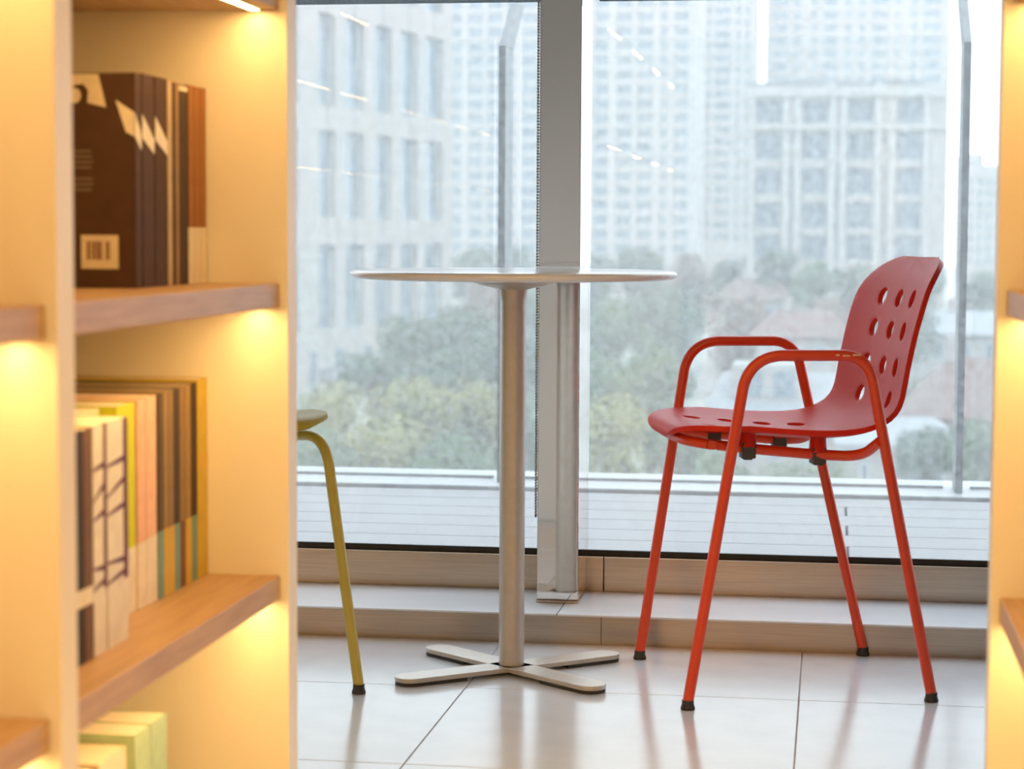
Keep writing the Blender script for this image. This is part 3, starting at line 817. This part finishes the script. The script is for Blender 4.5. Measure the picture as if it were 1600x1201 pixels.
# houses below the terrace
def house(lab, x0, x1, y_ridge, y_eave, D, roof, wall, rz=0, depth=9, hip=.3, win=None, dormers=()):
    a, b = xx(x0, D), xx(x1, D); w = b-a; ze = zz(y_eave, D); zr_ = zz(y_ridge, D+depth/2)
    r = empty('house', ((a+b)/2, D, GZ), rz)
    cols = win or [(w*.12+k*w*.26, w*.12+k*w*.26+w*.12) for k in range(4)]
    H = ze-GZ
    wb = MB(); wb.box(-w/2, w/2, 0, depth, 0, H); wb.build('wall', wall, r)
    for fl in range(3):
        zt = H-.9-fl*3.0
        if zt < 2: break
        for (p, q) in cols:
            wo = bx('window', p-w/2, q-w/2, -.06, -.002, zt-1.5, zt, 'city_frame', r)
            bx('pane', p-w/2+.12, q-w/2-.12, -.075, -.061, zt-1.38, zt-.12, 'city_glass_dark', wo)
    o_ = .6; h = zr_-ze; hp = w*hip
    rb = MB(); z0 = H+.002
    rb.add([(-w/2-o_, -o_, z0), (w/2+o_, -o_, z0), (w/2+o_, depth+o_, z0), (-w/2-o_, depth+o_, z0), (-w/2-o_+hp, depth/2, z0+h), (w/2+o_-hp, depth/2, z0+h),
            (-w/2-o_, -o_, z0-.25+.0), (w/2+o_, -o_, z0-.25), (w/2+o_, depth+o_, z0-.25), (-w/2-o_, depth+o_, z0-.25)],
           [(0, 1, 5, 4), (1, 2, 5), (2, 3, 4, 5), (3, 0, 4), (6, 7, 1, 0), (7, 8, 2, 1), (8, 9, 3, 2), (9, 6, 0, 3), (9, 8, 7, 6)])
    ro = rb.build('roof', roof, r)
    bx('chimney', -w*.2, -w*.2+.8, depth*.45, depth*.45+.8, z0+h*.6, z0+h+1.2, wall, ro)
    for (p, q, dh) in dormers:
        dm = MB(); dm.box(p*w-w/2, q*w-w/2, depth*.12, depth*.5, H+h*.2, H+h*.2+dh); do = dm.build('dormer', 'house_white', r)
        ww = (q-p)*w
        bx('dormer_window', p*w-w/2+ww*.12, p*w-w/2+ww*.42, depth*.12-.05, depth*.12-.002, H+h*.2+dh*.2, H+h*.2+dh*.85, 'city_glass', do)
        bx('dormer_window', p*w-w/2+ww*.58, p*w-w/2+ww*.88, depth*.12-.05, depth*.12-.002, H+h*.2+dh*.2, H+h*.2+dh*.85, 'city_glass', do)
    return tag(r, lab, 'house', 'old houses below the terrace')
house('grey-roofed house with white dormer seen under the red chair arm', 1118, 1345, 575, 638, 105, 'roof_grey', 'house_wall', dormers=((.12, .62, 2.0),), hip=.12)
house('red-roofed house beside the right railing post', 1425, 1640, 548, 640, 118, 'roof_red', 'house_wall', hip=.42)
house('low grey-roofed house below the seat of the red chair, right side', 1330, 1480, 640, 680, 92, 'roof_grey', 'house_wall', hip=.2)
house('brown-roofed house farther off above the red chair arm', 1180, 1330, 478, 520, 190, 'roof_red', 'house_wall', hip=.3)
house('slate-roofed house farther off right of the red backrest', 1440, 1600, 478, 512, 200, 'roof_grey', 'house_wall', hip=.25)
house('hazy brown-roofed house below the square-windowed block', 1120, 1240, 432, 462, 240, 'roof_red', 'house_wall', hip=.3)

# ------------------------------------------------------------------ trees
LEAFC = {'leaf_dark': ((.060, .105, .055), (.035, .070, .040)), 'leaf_mid': ((.10, .15, .065), (.065, .105, .05)), 'leaf_yellow': ((.24, .22, .075), (.15, .17, .06)), 'leaf_russet': ((.20, .12, .08), (.12, .09, .06))}
for k, (c1, c2) in LEAFC.items(): mat(k, c1, .75, noise=c2, scale=.7)
mat('bark', (.10, .08, .06), .9, noise=(.07, .06, .05), scale=2)
def crown_mesh(name, m_, seed, n=4200):
    rnd = random.Random(seed); lumps = []
    for k in range(11):
        a = rnd.uniform(0, 2*math.pi); rr = rnd.uniform(.1, .62)
        lumps.append((Vector((rr*math.cos(a), rr*math.sin(a), rnd.uniform(-.55, .5))), rnd.uniform(.32, .52)))
    lumps.append((Vector((0, 0, .25)), .62))
    b = MB()
    for k in range(n):
        c, r = rnd.choice(lumps)
        d = Vector((rnd.gauss(0, 1), rnd.gauss(0, 1), rnd.gauss(.15, 1))).normalized()
        p = c + d*r*rnd.uniform(.75, 1.04)
        s = rnd.uniform(.030, .062)
        t = d.cross(Vector((rnd.uniform(-1, 1), rnd.uniform(-1, 1), rnd.uniform(-1, 1)))).normalized(); q = d.cross(t)
        t = (t+d*rnd.uniform(-.6, .6)).normalized()
        b.add([p-t*s, p-q*s*.6, p+t*s, p+q*s*.6], [(0, 1, 2, 3)])
    me = bpy.data.meshes.new(name); me.from_pydata(b.v, [], b.f); me.materials.append(MATS[m_]); return me
CROWNS = {(k, s): crown_mesh('crown', k, hash(k) % 7*0+i*10+s) for i, k in enumerate(LEAFC) for s in range(2)}
tk = MB(); tk.tube([(0, 0, 0), (.02, .01, .5), (0, 0, 1)], [.5, .4, .3], 8)
for k in range(3):
    a = k*2.1; tk.tube([(0, 0, .7), (.8*math.cos(a), .8*math.sin(a), .85), (1.6*math.cos(a), 1.6*math.sin(a), .98)], [.25, .2, .1], 6)
TRUNK = tk.mesh('trunk', 'bark', smooth=True)
tcount = 0
def tree(x, y_top, w_px, D, kind, lab, group):
    global tcount
    tcount += 1
    p = at(x, y_top, D); R = w_px/2*D/FPX; hgt = p.z-GZ
    crown_h = min(R*1.0, hgt*.42)
    r = empty('tree', (p.x, D, GZ))
    o = link('crown', CROWNS[(kind, tcount % 2)], r, (0, 0, hgt-crown_h))
    o.scale = (R, R, crown_h); o.rotation_euler.z = tcount*1.7
    t = link('trunk', TRUNK, r); tr_ = max(.12, min(.5, R*.09)); t.scale = (tr_*2, tr_*2, hgt-crown_h)
    return tag(r, lab, 'tree', group)
GA, GB, GC = 'near trees below the terrace', 'trees between the houses', 'far trees at the foot of the towers'
TREES = [
 (520, 592, 170, 74, 'leaf_yellow', 'yellow-green tree just right of the olive chair seat', GA), (650, 575, 190, 78, 'leaf_yellow', 'broad yellowing tree in the middle of the left pane', GA),
 (748, 590, 160, 80, 'leaf_yellow', 'yellowing tree just left of the table column', GA), (490, 650, 170, 60, 'leaf_mid', 'low green tree behind the olive chair leg', GA),
 (600, 642, 200, 62, 'leaf_yellow', 'low yellow tree above the deck edge left of centre', GA), (715, 652, 190, 62, 'leaf_mid', 'low green tree above the deck edge beside the table column', GA),
 (830, 600, 170, 76, 'leaf_mid', 'green tree showing between the table column and the mullion', GA),
 (650, 478, 150, 132, 'leaf_dark', 'dark green tree at the foot of the office block', GB), (735, 462, 160, 145, 'leaf_dark', 'dark green tree right of the office block corner', GB),
 (585, 535, 130, 120, 'leaf_dark', 'dark green tree under the office block windows', GB), (690, 530, 170, 108, 'leaf_dark', 'dark green tree above the yellowing ones, left pane', GB), (800, 500, 170, 120, 'leaf_dark', 'dark green tree behind the table column', GB),
 (770, 415, 140, 215, 'leaf_russet', 'brownish tree just below the tabletop, left pane', GB), (845, 420, 140, 215, 'leaf_mid', 'hazy green tree behind the mullion', GB),
 (735, 377, 110, 330, 'leaf_dark', 'far tree at the tower foot beside the office block', GC), (800, 374, 110, 335, 'leaf_dark', 'far tree at the tower foot left of the mullion', GC),
 (930, 382, 120, 300, 'leaf_dark', 'far tree at the tower foot just right of the mullion', GC), (1000, 376, 120, 305, 'leaf_dark', 'far tree at the tower foot above the tabletop edge', GC),
 (1075, 384, 120, 300, 'leaf_russet', 'far brownish tree above the right end of the tabletop', GC), (1145, 396, 110, 280, 'leaf_dark', 'far tree left of the square-windowed block', GC),
 (1212, 378, 90, 245, 'leaf_dark', 'tree in front of the first window column of the square-windowed block', GC), (1270, 396, 100, 240, 'leaf_mid', 'tree in front of the second window column of the square-windowed block', GC),
 (1345, 404, 110, 240, 'leaf_dark', 'tree in front of the third window column of the square-windowed block', GC), (1435, 404, 110, 240, 'leaf_dark', 'tree behind the top of the red backrest', GC),
 (1535, 412, 110, 250, 'leaf_dark', 'far tree right of the second railing post', GC),
 (945, 450, 170, 165, 'leaf_mid', 'green tree right of the mullion below the tabletop', GB), (1050, 430, 180, 185, 'leaf_dark', 'dark tree behind the right end of the tabletop', GB), (1150, 455, 150, 200, 'leaf_russet', 'brownish tree above the far arm of the red chair', GB),
 (920, 535, 170, 96, 'leaf_mid', 'green tree close to the mullion at mid height', GA), (1015, 520, 180, 104, 'leaf_mid', 'green tree left of the red chair arm', GA), (960, 610, 190, 68, 'leaf_yellow', 'yellow-green tree between mullion and red chair', GA), (1060, 612, 170, 70, 'leaf_mid', 'green tree behind the seat front of the red chair', GA),
 (1290, 452, 150, 205, 'leaf_russet', 'brownish tree left of the red backrest', GB), (1400, 455, 150, 190, 'leaf_dark', 'dark tree behind the red backrest', GB), (1395, 575, 110, 125, 'leaf_mid', 'green tree behind the lower red backrest', GB), (1450, 655, 130, 80, 'leaf_dark', 'low tree left of the second railing post', GA),
 (1540, 640, 140, 78, 'leaf_mid', 'low tree right of the second railing post', GA), (1120, 690, 150, 58, 'leaf_mid', 'low tree below the red seat', GA), (1270, 700, 170, 56, 'leaf_mid', 'low tree between the red chair legs', GA),
]
for t in TREES: tree(*t)

# ------------------------------------------------------------------ haze over the city
m = bpy.data.materials.new('haze'); m.use_nodes = True
nt = m.node_tree; nt.nodes.clear()
_o = nt.nodes.new('ShaderNodeOutputMaterial'); _v = nt.nodes.new('ShaderNodeVolumeScatter')
_v.inputs['Color'].default_value = (.49, .495, .50, 1); _v.inputs['Density'].default_value = HAZE_DENSITY; _v.inputs['Anisotropy'].default_value = 0.0
nt.links.new(_v.outputs[0], _o.inputs['Volume']); MATS['haze'] = m
h = MB(); h.box(-260, 260, 9, 620, GZ+.5, 120)
o = h.build('haze', 'haze'); tag(o, 'pale haze hanging over the city beyond the terrace', 'haze', kind='stuff')
